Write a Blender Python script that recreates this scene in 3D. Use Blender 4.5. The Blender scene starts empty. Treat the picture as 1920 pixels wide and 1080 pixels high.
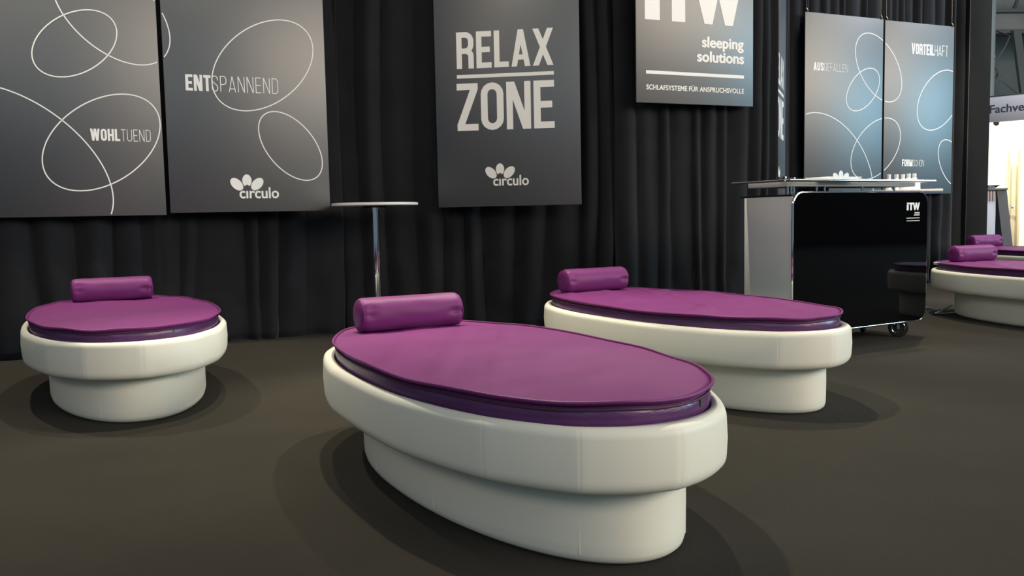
import bpy, bmesh, math, random
from mathutils import Vector, Matrix, noise
random.seed(7)
SC = bpy.context.scene
COL = SC.collection
PI = math.pi

# ------------------------------------------------------------------ camera
F_PX, PITCH, ROLL, EYE = 1620.0, 0.0810, 0.0203, 0.945
cp, sp, cr, sr = math.cos(PITCH), math.sin(PITCH), math.cos(ROLL), math.sin(ROLL)
FW = Vector((0, cp, -sp)); UP0 = Vector((0, sp, cp)); RT0 = Vector((1, 0, 0))
RT = cr * RT0 - sr * UP0
UP = sr * RT0 + cr * UP0
cam_data = bpy.data.cameras.new('camera')
cam_data.sensor_width = 36.0
cam_data.lens = F_PX / 1920.0 * 36.0
cam = bpy.data.objects.new('camera', cam_data)
COL.objects.link(cam)
mw = Matrix.Identity(4)
for i in range(3):
    mw[i][0] = RT[i]; mw[i][1] = UP[i]; mw[i][2] = -FW[i]
mw[2][3] = EYE
cam.matrix_world = mw
SC.camera = cam

# ------------------------------------------------------------------ world, lights, exposure
SC.view_settings.view_transform = 'Standard'
SC.view_settings.look = 'None'
SC.view_settings.gamma = 1.0
SC.view_settings.use_curve_mapping = False
SC.view_settings.exposure = 0.33
world = bpy.data.worlds.new('hall_air'); SC.world = world
world.use_nodes = True
bg = world.node_tree.nodes['Background']
bg.inputs['Color'].default_value = (0.50, 0.72, 0.90, 1)
bg.inputs['Strength'].default_value = 0.17


def aim(o, target):
    d = Vector(target) - o.location
    o.rotation_euler = d.to_track_quat('-Z', 'Y').to_euler()


def spot(loc, target, power, color, angle=70, blend=0.5, radius=0.06):
    l = bpy.data.lights.new('spot_light', 'SPOT')
    l.energy = power; l.color = color; l.spot_size = math.radians(angle); l.spot_blend = blend
    l.shadow_soft_size = radius
    o = bpy.data.objects.new('spot_light', l); COL.objects.link(o)
    o.location = loc; aim(o, target)
    return o


def area(loc, target, sx, sy, power, color):
    l = bpy.data.lights.new('added_light', 'AREA')
    l.shape = 'RECTANGLE'; l.size = sx; l.size_y = sy; l.energy = power; l.color = color
    o = bpy.data.objects.new('added_light', l); COL.objects.link(o)
    o.location = loc; aim(o, target)
    return o


WARM = (1.0, 0.90, 0.70)
# truss spots of the stand, above and in front of the posters
spot((-3.7, 5.7, 4.6), (-2.3, 4.9, 0.3), 420, WARM, 60, 0.5, 0.04)
spot((-1.6, 5.7, 4.6), (-2.0, 4.9, 0.3), 330, WARM, 60, 0.5, 0.04)
spot((-0.7, 4.6, 4.6), (-0.1, 3.3, 0.3), 520, WARM, 64, 0.5, 0.06)
spot((0.9, 5.9, 4.6), (0.9, 4.9, 0.3), 520, WARM, 64, 0.5, 0.06)
spot((3.2, 6.6, 4.6), (3.0, 6.0, 0.3), 160, WARM, 66, 0.6, 0.08)
spot((4.2, 8.3, 4.6), (4.4, 7.2, 0.3), 560, WARM, 66, 0.6, 0.06)
spot((3.4, 7.6, 4.6), (3.8, 8.3, 1.1), 90, WARM, 40, 0.6, 0.08)  # extra spot added to brighten the bottles on the side table
spot((5.8, 10.7, 4.6), (6.1, 10.1, 0.3), 320, WARM, 60, 0.6, 0.08)
# unseen light added to brighten the fascia sign of the neighbouring stand
area((10.5, 11.0, 7.5), (9.0, 15.2, 2.6), 2.5, 1.2, 420, (0.90, 0.92, 1.0))
# wash spots added to brighten the white print on the posters
spot((-2.0, 5.0, 4.7), (-2.6, 6.5, 2.5), 60, WARM, 75, 0.9, 0.06)
spot((-0.3, 5.6, 4.7), (-0.1, 7.2, 2.5), 75, WARM, 60, 0.9, 0.06)
spot((2.2, 6.0, 4.7), (1.7, 7.5, 2.6), 60, WARM, 60, 0.9, 0.06)
spot((4.9, 9.0, 4.7), (4.5, 10.6, 2.5), 60, (1, .96, .88), 70, 0.9, 0.06)
# unseen lights added for poster reflections and fill: warm behind camera, cool mainly right
area((14.5, -2.8, 6.6), (1.0, 7.5, 2.4), 16.0, 4.6, 1800, (1.0, 0.85, 0.69))
area((-5.5, -6.0, 7.0), (-0.5, 7.0, 2.6), 4.0, 2.4, 140, (1.0, 0.80, 0.66))
area((22.0, 7.2, 4.0), (4.8, 10.8, 2.0), 8.5, 4.4, 1150, (0.40, 0.78, 1.0))
area((1.0, -6.0, 4.0), (0.5, 4.0, 0.3), 9.0, 3.0, 90, (0.60, 0.84, 1.0))  # weak cool fill added from the front


# ------------------------------------------------------------------ materials
def new_mat(name):
    m = bpy.data.materials.new(name); m.use_nodes = True
    return m, m.node_tree, m.node_tree.nodes['Principled BSDF']


def mat(name, color, rough=0.5, metal=0.0, spec=0.5, noise_scale=0, noise_amt=0.0, bump=0.0, bump_scale=80,
        sheen=0.0, coat=0.0, emit=None, emit_strength=0.0, stretch=(1, 1, 1), trans=0.0, ior=1.45):
    m, nt, b = new_mat(name)
    b.inputs['Base Color'].default_value = (*color, 1)
    b.inputs['Roughness'].default_value = rough
    b.inputs['Metallic'].default_value = metal
    b.inputs['Specular IOR Level'].default_value = spec
    b.inputs['Sheen Weight'].default_value = sheen
    b.inputs['Coat Weight'].default_value = coat
    b.inputs['Transmission Weight'].default_value = trans
    b.inputs['IOR'].default_value = ior
    if emit:
        b.inputs['Emission Color'].default_value = (*emit, 1)
        b.inputs['Emission Strength'].default_value = emit_strength
    if noise_scale or bump:
        tc = nt.nodes.new('ShaderNodeTexCoord'); mp = nt.nodes.new('ShaderNodeMapping')
        mp.inputs['Scale'].default_value = stretch
        nt.links.new(tc.outputs['Object'], mp.inputs['Vector'])
    if noise_scale:
        n = nt.nodes.new('ShaderNodeTexNoise'); n.inputs['Scale'].default_value = noise_scale
        n.inputs['Detail'].default_value = 6
        nt.links.new(mp.outputs['Vector'], n.inputs['Vector'])
        r = nt.nodes.new('ShaderNodeValToRGB')
        r.color_ramp.elements[0].position = 0.3; r.color_ramp.elements[1].position = 0.7
        r.color_ramp.elements[0].color = (*[c * (1 - noise_amt) for c in color], 1)
        r.color_ramp.elements[1].color = (*[min(1, c * (1 + noise_amt)) for c in color], 1)
        nt.links.new(n.outputs['Fac'], r.inputs['Fac'])
        nt.links.new(r.outputs['Color'], b.inputs['Base Color'])
    if bump:
        n2 = nt.nodes.new('ShaderNodeTexNoise'); n2.inputs['Scale'].default_value = bump_scale
        n2.inputs['Detail'].default_value = 4
        nt.links.new(mp.outputs['Vector'], n2.inputs['Vector'])
        bp = nt.nodes.new('ShaderNodeBump'); bp.inputs['Strength'].default_value = bump
        bp.inputs['Distance'].default_value = 0.004
        nt.links.new(n2.outputs['Fac'], bp.inputs['Height'])
        nt.links.new(bp.outputs['Normal'], b.inputs['Normal'])
    return m


M = {}
M['carpet'] = mat('carpet', (0.026, 0.023, 0.017), 0.95, spec=0.15, noise_scale=2.2, noise_amt=0.10, bump=0.8, bump_scale=420, sheen=0.03)
M['curtain'] = mat('curtain_cloth', (0.0125, 0.0132, 0.016), 0.85, spec=0.15, noise_scale=3, noise_amt=0.15, bump=0.25, bump_scale=300, sheen=0.10)
M['poster'] = mat('poster_print', (0.014, 0.017, 0.020), 0.47, spec=0.75, ior=1.9, noise_scale=1, noise_amt=0.03)
M['poster_edge'] = mat('poster_edge', (0.10, 0.10, 0.10), 0.5)
M['white_print'] = mat('white_print', (0.88, 0.87, 0.84), 0.45, noise_scale=3, noise_amt=0.01)
M['leather'] = mat('cream_leatherette', (0.79, 0.77, 0.66), 0.48, spec=0.4, noise_scale=2, noise_amt=0.02, bump=0.06, bump_scale=160)
M['purple'] = mat('purple_leatherette', (0.158, 0.024, 0.138), 0.50, spec=0.30, noise_scale=5, noise_amt=0.05, bump=0.15, bump_scale=150)
M['purple_side'] = mat('purple_satin', (0.095, 0.030, 0.115), 0.30, spec=0.6, noise_scale=4, noise_amt=0.12, bump=0.6, bump_scale=14, stretch=(1, 1, 3))
M['zip'] = mat('zip_tape', (0.07, 0.012, 0.05), 0.6, bump=0.3, bump_scale=300)
M['chrome'] = mat('chrome', (0.85, 0.85, 0.87), 0.06, 1.0, noise_scale=3, noise_amt=0.01)
M['steel'] = mat('brushed_steel', (0.45, 0.45, 0.47), 0.3, 1.0, noise_scale=30, noise_amt=0.05)
M['tabletop'] = mat('white_laminate', (0.85, 0.84, 0.80), 0.3, noise_scale=3, noise_amt=0.01)
M['black_gloss'] = mat('black_gloss_panel', (0.002, 0.002, 0.0025), 0.035, spec=0.3, noise_scale=2, noise_amt=0.02)
M['grey_panel'] = mat('grey_panel', (0.68, 0.67, 0.63), 0.5, noise_scale=2, noise_amt=0.02)
M['black_plastic'] = mat('black_plastic', (0.012, 0.012, 0.013), 0.45, noise_scale=6, noise_amt=0.1)
M['rubber'] = mat('black_rubber', (0.010, 0.010, 0.010), 0.55, noise_scale=20, noise_amt=0.1)
M['glass'] = mat('shelf_glass', (0.93, 0.97, 0.96), 0.02, trans=1.0, ior=1.45, noise_scale=1, noise_amt=0.005)
M['red'] = mat('red_print', (0.55, 0.05, 0.03), 0.5, noise_scale=3, noise_amt=0.01)
M['hall_wall'] = mat('hall_wall', (0.20, 0.215, 0.205), 0.8, noise_scale=0.3, noise_amt=0.06)
M['hall_steel'] = mat('hall_steel', (0.26, 0.27, 0.255), 0.6, noise_scale=0.6, noise_amt=0.12)
M['duct'] = mat('duct_cloth', (0.26, 0.24, 0.22), 0.8, noise_scale=0.9, noise_amt=0.2)
M['dark_steel'] = mat('dark_steel', (0.13, 0.13, 0.125), 0.7, noise_scale=0.5, noise_amt=0.1)
M['sign_white'] = mat('sign_white', (0.80, 0.80, 0.86), 0.5, noise_scale=2, noise_amt=0.01)
M['sign_ink'] = mat('sign_ink', (0.06, 0.06, 0.09), 0.6, noise_scale=2, noise_amt=0.05)
M['booth_wall'] = mat('booth_wall', (0.80, 0.77, 0.68), 0.7, noise_scale=1, noise_amt=0.02)
M['booth_grey'] = mat('booth_grey', (0.10, 0.10, 0.11), 0.5, noise_scale=3, noise_amt=0.05)
M['booth_light'] = mat('booth_light_grey', (0.50, 0.51, 0.56), 0.5, noise_scale=3, noise_amt=0.02)
M['booth_pink'] = mat('booth_pink', (0.60, 0.44, 0.43), 0.5, noise_scale=3, noise_amt=0.05)
M['pine'] = mat('pine_frame', (0.62, 0.49, 0.30), 0.5, noise_scale=6, noise_amt=0.1, stretch=(1, 1, 0.1))
M['lamp_body'] = mat('lamp_body', (0.30, 0.24, 0.20), 0.4, 0.3, noise_scale=8, noise_amt=0.05)
M['lamp_face'] = mat('lamp_face', (1, 0.9, 0.7), 0.4, emit=(1.0, 0.86, 0.6), emit_strength=30)
M['wall_black'] = mat('black_wall_panel', (0.016, 0.015, 0.014), 0.9, spec=0.1, noise_scale=2, noise_amt=0.15)
M['paper'] = mat('paper', (0.86, 0.86, 0.88), 0.5, noise_scale=3, noise_amt=0.02)
M['cup_white'] = mat('white_ceramic', (0.85, 0.85, 0.85), 0.25, noise_scale=3, noise_amt=0.01)
M['wire'] = mat('wire', (0.55, 0.55, 0.55), 0.35, 0.8, noise_scale=3, noise_amt=0.02)


# ------------------------------------------------------------------ helpers
def obj(name, verts, faces, m, parent=None, smooth=False, loc=None):
    me = bpy.data.meshes.new(name)
    me.from_pydata([tuple(v) for v in verts], [], faces)
    me.update()
    if smooth:
        me.shade_smooth() if hasattr(me, 'shade_smooth') else [setattr(p, 'use_smooth', True) for p in me.polygons]
    me.materials.append(m)
    o = bpy.data.objects.new(name, me); COL.objects.link(o)
    if parent: o.parent = parent
    if loc: o.location = loc
    return o


def bobj(name, bm, m, parent=None, smooth=False, loc=None):
    me = bpy.data.meshes.new(name)
    bmesh.ops.recalc_face_normals(bm, faces=bm.faces)
    bm.to_mesh(me); bm.free()
    if smooth:
        me.shade_smooth()
        try: me.set_sharp_from_angle(angle=math.radians(35))
        except Exception: pass
    me.materials.append(m)
    o = bpy.data.objects.new(name, me); COL.objects.link(o)
    if parent: o.parent = parent
    if loc: o.location = loc
    return o


def tag(o, label=None, cat=None, group=None, kind=None):
    if label: o['label'] = label
    if cat: o['category'] = cat
    if group: o['group'] = group
    if kind: o['kind'] = kind
    return o


def thing(name, loc, rz, label, cat, group=None):
    o = bpy.data.objects.new(name, None); COL.objects.link(o)
    o.empty_display_size = 0.1
    o.location = loc; o.rotation_euler = (0, 0, rz)
    return tag(o, label, cat, group)


def add_box(bm, x0, x1, y0, y1, z0, z1, bevel=0.0, seg=2):
    vs = [bm.verts.new(p) for p in ((x0, y0, z0), (x1, y0, z0), (x1, y1, z0), (x0, y1, z0),
                                    (x0, y0, z1), (x1, y0, z1), (x1, y1, z1), (x0, y1, z1))]
    fs = [bm.faces.new([vs[i] for i in f]) for f in ((0, 3, 2, 1), (4, 5, 6, 7), (0, 1, 5, 4), (1, 2, 6, 5), (2, 3, 7, 6), (3, 0, 4, 7))]
    if bevel:
        es = list({e for f in fs for e in f.edges})
        bmesh.ops.bevel(bm, geom=es, offset=bevel, segments=seg, affect='EDGES', profile=0.5)


def box(name, x0, x1, y0, y1, z0, z1, m, parent=None, bevel=0.004, loc=None):
    bm = bmesh.new(); add_box(bm, x0, x1, y0, y1, z0, z1, bevel)
    return bobj(name, bm, m, parent, smooth=bool(bevel), loc=loc)


def lathe(name, prof, m, parent=None, seg=48, loc=None, smooth=True):
    """prof: list of (r, z); closed at the ends where r == 0."""
    bm = bmesh.new(); rings = []
    for r, z in prof:
        if r < 1e-6: rings.append([bm.verts.new((0, 0, z))])
        else: rings.append([bm.verts.new((r * math.cos(2 * PI * i / seg), r * math.sin(2 * PI * i / seg), z)) for i in range(seg)])
    for a, b in zip(rings, rings[1:]):
        for i in range(seg):
            j = (i + 1) % seg
            if len(a) == 1 and len(b) > 1: bm.faces.new((a[0], b[j], b[i]))
            elif len(b) == 1 and len(a) > 1: bm.faces.new((a[i], a[j], b[0]))
            elif len(a) > 1: bm.faces.new((a[i], a[j], b[j], b[i]))
    return bobj(name, bm, m, parent, smooth, loc)


def add_tube(bm, pts, r, seg=10, closed=False, cap=True):
    pts = [Vector(p) for p in pts]; n = len(pts); rings = []
    radii = r if isinstance(r, (list, tuple)) else [r] * n
    up = None
    for i, p in enumerate(pts):
        a = pts[(i - 1) % n] if (closed or i > 0) else pts[i]
        b = pts[(i + 1) % n] if (closed or i < n - 1) else pts[i]
        t = (b - a).normalized()
        if up is None:
            up = Vector((0, 0, 1)) if abs(t.z) < 0.9 else Vector((1, 0, 0))
        s = t.cross(up).normalized(); u2 = s.cross(t).normalized(); up = u2
        rings.append([bm.verts.new(p + radii[i] * (math.cos(2 * PI * k / seg) * s + math.sin(2 * PI * k / seg) * u2)) for k in range(seg)])
    m_ = n if closed else n - 1
    for i in range(m_):
        A, B = rings[i], rings[(i + 1) % n]
        for k in range(seg):
            l = (k + 1) % seg
            bm.faces.new((A[k], A[l], B[l], B[k]))
    if cap and not closed:
        bm.faces.new(rings[0][::-1]); bm.faces.new(rings[-1])


def tube(name, pts, r, m, parent=None, seg=10, closed=False):
    bm = bmesh.new(); add_tube(bm, pts, r, seg, closed)
    return bobj(name, bm, m, parent, True)


# ------------------------------------------------------------------ stroke lettering (condensed capitals)
def arc(cx, cy, rx, ry, a0, a1, n=8):
    return [(cx + rx * math.cos(math.radians(a0 + (a1 - a0) * i / n)), cy + ry * math.sin(math.radians(a0 + (a1 - a0) * i / n))) for i in range(n + 1)]


def ribbon(path, s, closed=False):
    """quads of width s along a centreline."""
    n = len(path); L = []; R = []
    for i in range(n):
        a = path[(i - 1) % n] if (closed or i > 0) else path[i]
        b = path[(i + 1) % n] if (closed or i < n - 1) else path[i]
        p = path[i]
        d1 = Vector((p[0] - a[0], p[1] - a[1])); d2 = Vector((b[0] - p[0], b[1] - p[1]))
        if d1.length < 1e-9: d1 = d2.copy()
        if d2.length < 1e-9: d2 = d1.copy()
        d1.normalize(); d2.normalize()
        t = d1 + d2
        if t.length < 1e-6: t = d1.copy()
        t.normalize()
        nrm = Vector((-t.y, t.x)); k = 1 / max(0.5, nrm.dot(Vector((-d1.y, d1.x))))
        L.append((p[0] + nrm.x * s / 2 * k, p[1] + nrm.y * s / 2 * k)); R.append((p[0] - nrm.x * s / 2 * k, p[1] - nrm.y * s / 2 * k))
    q = []
    for i in range(n if closed else n - 1):
        j = (i + 1) % n
        q.append([R[i], R[j], L[j], L[i]])
    return q


def rect(x0, y0, x1, y1): return [[(x0, y0), (x1, y0), (x1, y1), (x0, y1)]]


def diag(x0, y0, x1, y1, w): return [[(x0 - w / 2, y0), (x0 + w / 2, y0), (x1 + w / 2, y1), (x1 - w / 2, y1)]]


GW = dict(A=.52, C=.46, D=.47, E=.42, F=.41, G=.47, H=.49, I=.0, L=.40, M=.62, N=.50, O=.47, P=.46, R=.48, S=.46, T=.43, U=.47, V=.52, W=.74, X=.55, Z=.44)
GW['Ö'] = .47


def glyph(c, s):
    W = GW[c] if c != 'I' else s
    if s < .1 and c != 'I': W *= .93
    l, r, b, t = s / 2, W - s / 2, s / 2, 1 - s / 2
    cx = W / 2; rx = (r - l) / 2; ry = min(rx * 1.05, .26); h = s * 1.0
    if c in 'OÖ':
        p = arc(cx, t - ry, rx, ry, 0, 180) + arc(cx, b + ry, rx, ry, 180, 360)
        q = ribbon(p, s, True)
        if c == 'Ö':
            d = s * .9; q += rect(W * .28 - d / 2, 1.07, W * .28 + d / 2, 1.07 + max(d, .06)) + rect(W * .72 - d / 2, 1.07, W * .72 + d / 2, 1.07 + max(d, .06))
        return q, W
    if c == 'U': return ribbon([(l, 1)] + arc(cx, b + ry, rx, ry, 180, 360) + [(r, 1)], s), W
    if c == 'C': return ribbon([(r, .64)] + arc(cx, t - ry, rx, ry, 0, 180) + arc(cx, b + ry, rx, ry, 180, 360) + [(r, .36)], s), W
    if c == 'G': return ribbon([(r, .68)] + arc(cx, t - ry, rx, ry, 0, 180) + arc(cx, b + ry, rx, ry, 180, 360) + [(r, .5)], s) + rect(cx, .5 - s / 2, r + s / 2, .5 + s / 2), W
    if c == 'D': return rect(0, 0, s, 1) + ribbon([(s, t), (cx, t)] + arc(cx, t - ry, rx, ry, 90, 0) + arc(cx, b + ry, rx, ry, 0, -90) + [(s, b)], s), W
    if c == 'P':
        m = .46; r2 = min(ry, (t - m) / 2)
        return rect(0, 0, s, 1) + ribbon([(s, t), (cx, t)] + arc(cx, t - r2, rx, r2, 90, 0) + arc(cx, m + r2, rx, r2, 0, -90) + [(s, m)], s), W
    if c == 'R':
        m = .48; r2 = min(ry, (t - m) / 2)
        return rect(0, 0, s, 1) + ribbon([(s, t), (cx, t)] + arc(cx, t - r2, rx, r2, 90, 0) + arc(cx, m + r2, rx, r2, 0, -90) + [(s, m)], s) + \
            ribbon([(cx, m)] + arc(cx, m - r2 * .8, rx, r2 * .8, 90, 0) + [(r, 0)], s), W
    if c == 'S':
        top = [(r, .70)] + arc(cx, t - ry, rx, ry, 0, 180)
        bot = arc(cx, b + ry, rx, ry, 0, -180) + [(l, .30)]
        a, d = top[-1], bot[0]; mid = []
        for i in range(1, 10):
            k = i / 10
            b1, b2 = (l, .5), (r, .5)
            mid.append(tuple((1 - k) ** 3 * a[j] + 3 * k * (1 - k) ** 2 * b1[j] + 3 * k * k * (1 - k) * b2[j] + k ** 3 * d[j] for j in (0, 1)))
        return ribbon(top + mid + bot, s), W
    if c == 'E': return rect(0, 0, s, 1) + rect(s, 0, W, s) + rect(s, 1 - s, W, 1) + rect(s, .5 - s / 2, W * .9, .5 + s / 2), W
    if c == 'F': return rect(0, 0, s, 1) + rect(s, 1 - s, W, 1) + rect(s, .5 - s / 2, W * .9, .5 + s / 2), W
    if c == 'L': return rect(0, 0, s, 1) + rect(s, 0, W, s), W
    if c == 'I': return rect(0, 0, s, 1), W
    if c == 'T': return rect(cx - s / 2, 0, cx + s / 2, 1 - s) + rect(0, 1 - s, W, 1), W
    if c == 'H': return rect(0, 0, s, 1) + rect(W - s, 0, W, 1) + rect(s, .5 - s / 2, W - s, .5 + s / 2), W
    if c == 'N': return rect(0, 0, s * .93, 1) + rect(W - s * .93, 0, W, 1) + diag(W - h * .62, 0, h * .62, 1, h * 1.15), W
    if c == 'M': return rect(0, 0, s * .9, 1) + rect(W - s * .9, 0, W, 1) + diag(cx, 0, h * .55, 1, h) + diag(cx, 0, W - h * .55, 1, h), W
    if c == 'A': return diag(h / 2, 0, cx, 1, h) + diag(W - h / 2, 0, cx, 1, h) + rect(W * .22, .18, W * .78, .18 + s * .95), W
    if c == 'V': return diag(cx, 0, h / 2, 1, h) + diag(cx, 0, W - h / 2, 1, h), W
    if c == 'W': return diag(W * .29, 0, h / 2, 1, h) + diag(W * .29, 0, cx, 1, h) + diag(W * .71, 0, cx, 1, h) + diag(W * .71, 0, W - h / 2, 1, h), W
    if c == 'X': return diag(h / 2, 0, W - h / 2, 1, h * 1.1) + diag(W - h / 2, 0, h / 2, 1, h * 1.1), W
    if c == 'Z': return rect(0, 0, W, s) + rect(0, 1 - s, W, 1) + diag(h * .6, s, W - h * .6, 1 - s, h * 1.15), W
    return [], W


def stroke_word(text, s, gap):
    polys = []; x = 0
    for i, c in enumerate(text):
        g, W = glyph(c, s)
        polys += [[(x + a, b) for a, b in p] for p in g]
        x += W + gap
    return polys, x - gap


def polys_obj(name, polys, m, parent, y):
    vs = []; fs = []
    for p in polys:
        k = len(vs); vs += [(a, y - len(fs) * 1.5e-5, b) for a, b in p]; fs.append(list(range(k, k + len(p))))
    o = obj(name, vs, fs, m, parent)
    return o


def word(text, u0, u1, z, h, s, gap, m, parent, label, y=-0.0012, name='lettering'):
    """caps of height h fitted between u0 and u1, on the front face of the parent panel (local y < 0 is the front)."""
    polys, w = stroke_word(text, s, gap)
    k = (u1 - u0) / w
    o = polys_obj(name, [[(u0 + a * k, z + b * h) for a, b in p] for p in polys], m, parent, y)
    o['label'] = label
    return o


def font_text(text, u0, u1, z, refch, refh, m, parent, label, y=-0.0012, offset=0.0, bold=0.0, name='lettering'):
    """built-in font, one glyph at a time; bold > 0 adds side-shifted copies to thicken the strokes."""
    def raw(t):
        c = bpy.data.curves.new('tmp', 'FONT'); c.body = t; c.offset = offset; c.resolution_u = 6
        o = bpy.data.objects.new('tmp', c); COL.objects.link(o)
        dg = bpy.context.evaluated_depsgraph_get()
        me = bpy.data.meshes.new_from_object(o.evaluated_get(dg))
        bpy.data.objects.remove(o); bpy.data.curves.remove(c)
        v = [(q.co.x, q.co.y) for q in me.vertices]; f = [list(p.vertices) for p in me.polygons]
        bpy.data.meshes.remove(me)
        return v, f
    rh = max(q[1] for q in raw(refch)[0])
    vs = []; fs = []; lay = 0
    for i, ch in enumerate(text):
        if ch == ' ': continue
        v, f = raw(ch)
        w_all = max(q[0] for q in raw(text[:i + 1])[0]); w_ch = max(q[0] for q in v)
        dx = w_all - w_ch
        for sx, sz in (((0, 0), (bold, 0), (-bold, 0), (0, bold * .6), (0, -bold * .6)) if bold else ((0, 0),)):
            k = len(vs); lay += 1
            vs += [(q[0] + dx + sx, q[1] + sz, lay) for q in v]; fs += [[k + j for j in p] for p in f]
    x0 = min(q[0] for q in vs); x1 = max(q[0] for q in vs)
    kx = (u1 - u0) / (x1 - x0); kz = refh / rh
    return_v = [(u0 + (q[0] - x0) * kx, y - q[2] * 6e-6, z + q[1] * kz) for q in vs]
    o = obj(name, return_v, fs, m, parent); o['label'] = label
    return o


def ellipse_line(cu, cz, a, b, th, rectb, m, parent, wid=0.0085, y=-0.0010, shift=(0, 0)):
    """thin printed outline, clipped to the panel rectangle."""
    u0, u1, z0, z1 = rectb; N = 220; c, s_ = math.cos(th), math.sin(th); vs = []; fs = []
    P = lambda t, d: (cu - shift[0] + (a + d) * math.cos(t) * c - (b + d) * math.sin(t) * s_, cz - shift[1] + (a + d) * math.cos(t) * s_ + (b + d) * math.sin(t) * c)
    ins = lambda p: u0 < p[0] < u1 and z0 < p[1] < z1
    runs = []; run = []
    for i in range(N):
        t0, t1 = 2 * PI * i / N, 2 * PI * (i + 1) / N
        q = [P(t0, -wid / 2), P(t1, -wid / 2), P(t1, wid / 2), P(t0, wid / 2)]
        if all(ins(p) for p in q): run.append(q)
        elif run: runs.append(run); run = []
    if run:
        if runs and len(run) < N and all(ins(p) for p in (P(0, -wid / 2), P(0, wid / 2))): runs[0] = run + runs[0]
        else: runs.append(run)
    for run in runs:
        vs = [(run[0][0][0], y, run[0][0][1]), (run[0][3][0], y, run[0][3][1])]; fs = []
        for q in run:
            k = len(vs); vs += [(q[1][0], y, q[1][1]), (q[2][0], y, q[2][1])]; fs.append([k - 2, k, k + 1, k - 1])
        obj('line_drawing', vs, fs, m, parent)['label'] = 'thin white oval outline printed on the panel'


def logo_flower(cu, cz, k, parent, text=True, label='white flower mark over the word circulo'):
    """three petals and the word, k = scale."""
    polys = []
    def pet(x, z, a, b, th, notch=False):
        pts = []
        for i in range(40):
            t = 2 * PI * i / 40
            px, pz = a * math.cos(t), b * math.sin(t)
            pts.append((x + px * math.cos(th) - pz * math.sin(th), z + px * math.sin(th) + pz * math.cos(th)))
        if notch:
            pts = [(px, pz) for px, pz in pts if math.hypot(px - x, pz - (z - a * .98)) > .0155]
            lo = min(range(len(pts)), key=lambda i: (pts[i][1]))
            # bite: arc between the two lowest ends
            c0 = (x, z - a * .98)
            left = sorted([p for p in pts if p[0] < x], key=lambda p: p[1])[0]
            right = sorted([p for p in pts if p[0] > x], key=lambda p: p[1])[0]
            body = sorted(pts, key=lambda p: math.atan2(p[1] - z, p[0] - x))
            body = [p for p in body]
            i0 = body.index(right); body = body[i0:] + body[:i0]
            a0 = math.atan2(left[1] - c0[1], left[0] - c0[0]); a1 = math.atan2(right[1] - c0[1], right[0] - c0[0])
            body += [(c0[0] + .0155 * math.cos(a0 + (a1 - a0) * j / 8), c0[1] + .0155 * math.sin(a0 + (a1 - a0) * j / 8)) for j in range(1, 8)]
            pts = body
        return pts
    polys.append(pet(-.0770, .1075, .0575, .0365, math.radians(-46)))
    polys.append(pet(0, .1350, .0480, .0350, PI / 2, True))
    polys.append(pet(.0770, .1085, .0575, .0365, math.radians(46)))
    o = polys_obj('flower_mark', [[(cu + a * k, cz + b * k) for a, b in p] for p in polys], M['white_print'], parent, -.0014)
    o['label'] = 'white three petal flower mark'
    if text:
        font_text('cırculo', cu - .060 * k, cu + .240 * k, cz, 'l', .083 * k, M['white_print'], parent, 'white lettering reading circulo', offset=.010, bold=.010)


def itw_logo(u0, z0, w, h, parent, m):
    """bold iTW block letters."""
    k = w / 1.0
    p = rect(0, 0, .145, .76) + rect(0, .84, .145, 1.0)
    p += rect(.262, 0, .395, .8) + rect(.172, .77, .485, 1.0)
    def q(a, b, c, d): return [[(a, 0), (b, 0), (c, 1), (d, 1)]]
    p += q(.590, .672, .572, .448) + q(.590, .672, .790, .664) + q(.802, .884, .790, .664) + q(.802, .884, 1.004, .890)
    o = polys_obj('lettering', [[(u0 + a * k, z0 + b * h) for a, b in pp] for pp in p], m, parent, -.0012)
    o['label'] = 'heavy white block letters iTW'
    return o


# ------------------------------------------------------------------ the floor and the hall
bm = bmesh.new(); add_box(bm, -16, 34, -14, 34, -0.1, 0.0)
tag(bobj('floor', bm, M['carpet']), 'dark brown carpet floor of the exhibition hall', kind='structure')
bm = bmesh.new(); add_box(bm, 4, 34, 30, 30.3, 0, 14)
tag(bobj('wall_back', bm, M['hall_wall']), 'grey far wall of the exhibition hall', kind='structure')


bm = bmesh.new(); add_box(bm, 26, 26.3, -14, 34, 0, 3.0)  # unseen dark wall, added so the glossy counter reflects less light
tag(bobj('wall_added', bm, M['dark_steel']), 'dark low wall added out of view to the right to darken the counter reflection', kind='structure')


def D(az):
    a = math.radians(az); return Vector((math.sin(a), math.cos(a), 0))


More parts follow.
